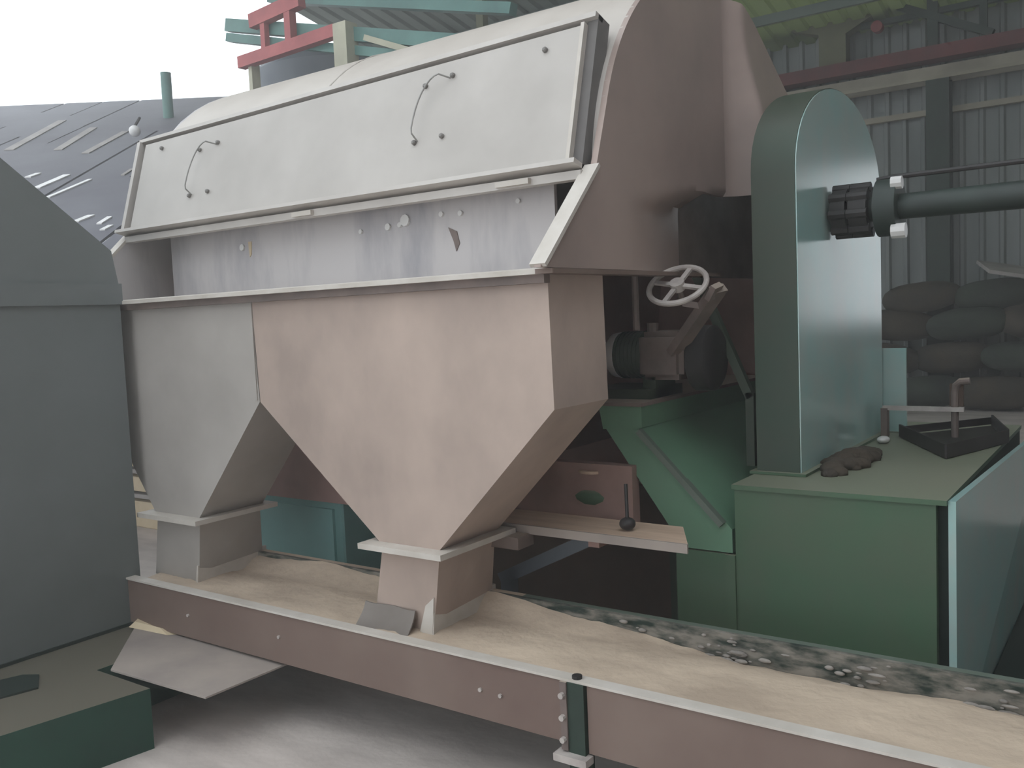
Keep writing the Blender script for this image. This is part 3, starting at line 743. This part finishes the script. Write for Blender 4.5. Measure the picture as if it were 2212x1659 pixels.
mb = MB(); mb.cyl((-1.62, 2.75, .93), (-1.62, 2.75, .99), .012, 8); mb.build('stem', M['iron'], va)
mb = MB(); mb.cyl((-1.62, 2.75, .985), (-1.62, 2.75, .995), .05, 16); mb.build('handle', M['plank'], va)
mb = MB(); mb.cyl((-1.62, 2.75, .77), (-1.62, 2.75, .88), .02, 8); mb.build('pipe', M['black'], va)

# things on the bin top
tr = thing('open_tray', (-.65, 3.9, .98), 'dark open tray lying on the green bin top', 'tray')
T = [(-.86, 3.95), (-.60, 3.45), (-.46, 3.9), (-.575, 4.36)]
mb = MB(); mb.prism(T, 'Z', .981, .987); mb.build('bottom', M['black'], tr)
for i in range(4):
    a, b = T[i], T[(i + 1) % 4]
    if i == 2 or i == 3 or True:
        mb = MB(); mb.bar((*a, 1.008), (*b, 1.008), .008, .05 if i != 3 else .03); mb.build('wall', M['black'], tr)
rl = thing('lever_rail', (-.66, 3.95, .98), 'slim grey rail with a hooked post standing in the tray', 'rail')
mb = MB(); mb.bar((-.925, 3.95, 1.10), (-.62, 3.95, 1.10), .02, .018); mb.build('rail', M['wheel'], rl)
mb = MB(); mb.tube([(-.655, 3.96, .987), (-.655, 3.96, 1.17), (-.65, 3.96, 1.195), (-.635, 3.96, 1.21), (-.60, 3.96, 1.213)], .014, 10); mb.build('post', M['iron'], rl)
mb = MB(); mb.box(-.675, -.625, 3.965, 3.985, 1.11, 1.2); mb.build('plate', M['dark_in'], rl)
mb = MB(); mb.box(-.93, -.905, 3.93, 3.97, .981, 1.1); mb.build('post', M['iron'], rl)
mb = MB()
for i in range(60):
    a = rnd.uniform(0, 6.3); r = rnd.uniform(0, 1) ** .5
    mb.ball((-.87 + .05 * r * math.cos(a), 3.25 + .26 * r * math.sin(a), .985 + .03 * (1 - r)), rnd.uniform(.016, .042), (1, 1, .6), 7, 5)
tag(mb.build('spilled_debris', M['sack'], None, 60), 'dark heap of spilled debris on the bin top beside the guard', 'debris', None, 'stuff')
o = MB().ball((-.88, 3.76, .995), .024, (1, 1.6, .6)).build('rag', M['white']); tag(o, 'small crumpled white rag on the green bin top', 'rag'); origin_to(o, (-.86, 3.72, .981))

# ------------------------------------------------------------------ junk along the back wall
def sack_mesh(name, mm, seed):
    r_ = random.Random(seed); mb = MB()
    bmesh.ops.create_icosphere(mb.bm, subdivisions=3, radius=.5)
    for v in mb.bm.verts:
        p = v.co; q = Vector((abs(p.x) ** .7 * (1 if p.x > 0 else -1), abs(p.y) ** .75 * (1 if p.y > 0 else -1), p.z * .62))
        q *= 1 + .09 * math.sin(6 * p.x + seed) * math.cos(5 * p.y + seed * 2)
        v.co = q
    return mb.build(name, mm)
protos = [sack_mesh('sack', M['sack'], 1), sack_mesh('sack', M['sack2'], 4)]
spots = []
ROWS = (('bottom', 5, .41, 11.85, -3.05), ('second', 4, .82, 11.88, -2.75), ('third', 3, 1.22, 11.92, -2.62), ('top', 2, 1.55, 11.95, -2.3))
for rown, n_, z, y, x0 in ROWS:
    for i in range(n_): spots.append((x0 + i * .76 + random.uniform(-.05, .05), y + random.uniform(-.05, .05), z, rown, i, n_))
ORD = ('first', 'second', 'third', 'fourth', 'fifth')
for i, (x, y, z, rown, j, n_) in enumerate(spots):
    p = protos[(i * 7 + i // 3) % 2]
    o = p if not p.get('used') else p.copy()
    if p.get('used'): COL.objects.link(o)
    p['used'] = 1
    s_ = random.uniform(.86, 1.06); o.scale = (s_ * .76, s_ * .46, s_ * .64)
    o.location = (x, y, z); o.rotation_euler = (random.uniform(-.1, .1), random.uniform(-.1, .1), random.uniform(-.1, .1))
    brown = o.data.materials[0] is M['sack']
    tag(o, '%s stuffed sack, %s from the left in the %s row of the sack heap' % ('dirty brown' if brown else 'dull green', ORD[j], rown), 'sack', 'sacks heaped against the corrugated wall')
for o in list(bpy.data.objects):
    if 'used' in o: del o['used']
ps = sack_mesh('pale_bundle', M['palesack'], 9); ps.scale = (.3, .3, .5); ps.location = (-2.72, 11.3, .355)
tag(ps, 'small pale bundle on the near side of the sack heap', 'bundle')
o = MB().box(-.35, .35, -.5, .5, -.02, .02).build('board', M['boardgrey']); o.location = (-1.3, 11.75, 1.8); o.rotation_euler = (.15, .2, .3)
tag(o, 'grey board lying tilted on top of the sack heap', 'board')

# ------------------------------------------------------------------ pale boards stacked beyond the left cabinet
st_ = [(0.0, .18, 'board', 'thick cream'), (.2, .03, 'boardgrey', 'thin grey'), (.25, .1, 'board', 'medium cream'), (.37, .03, 'boardgrey', 'narrow grey'), (.42, .12, 'board', 'upper cream'), (.57, .04, 'boardgrey', 'topmost grey')]
for i, (z, h, mm, lab) in enumerate(st_):
    x0 = -6.3 + .05 * (i % 2)
    mb = MB(); mb.box(x0, x0 + 1.25, 3.55, 4.3, FZ + z, FZ + z + h); mb.bevel(.005)
    o = mb.build('board', M[mm]); tag(o, lab + ' slab in the stack glimpsed left of the outlet boxes', 'slab', 'slabs stacked beyond the cabinet'); origin_to(o, (x0 + .6, 3.9, z))
    if i: o.location.z -= 0

# ------------------------------------------------------------------ haze volume added for the veiling glare that lifts the shadows
HZ = bpy.data.materials.new('glare_haze_volume'); HZ.use_nodes = True
nt = HZ.node_tree; nt.nodes.clear()
vo = nt.nodes.new('ShaderNodeVolumeScatter'); vo.inputs['Density'].default_value = 0.027; vo.inputs['Anisotropy'].default_value = 0.45
vo.inputs['Color'].default_value = (1, .97, .94, 1)
om = nt.nodes.new('ShaderNodeOutputMaterial'); nt.links.new(vo.outputs[0], om.inputs['Volume'])
hz = MB().box(-10.9, 2.58, -5.9, 13.3, FZ + .01, 6.9).build('glare_haze', HZ)
tag(hz, 'thin pale haze added to the hall for veiling glare', 'haze', None, 'stuff')
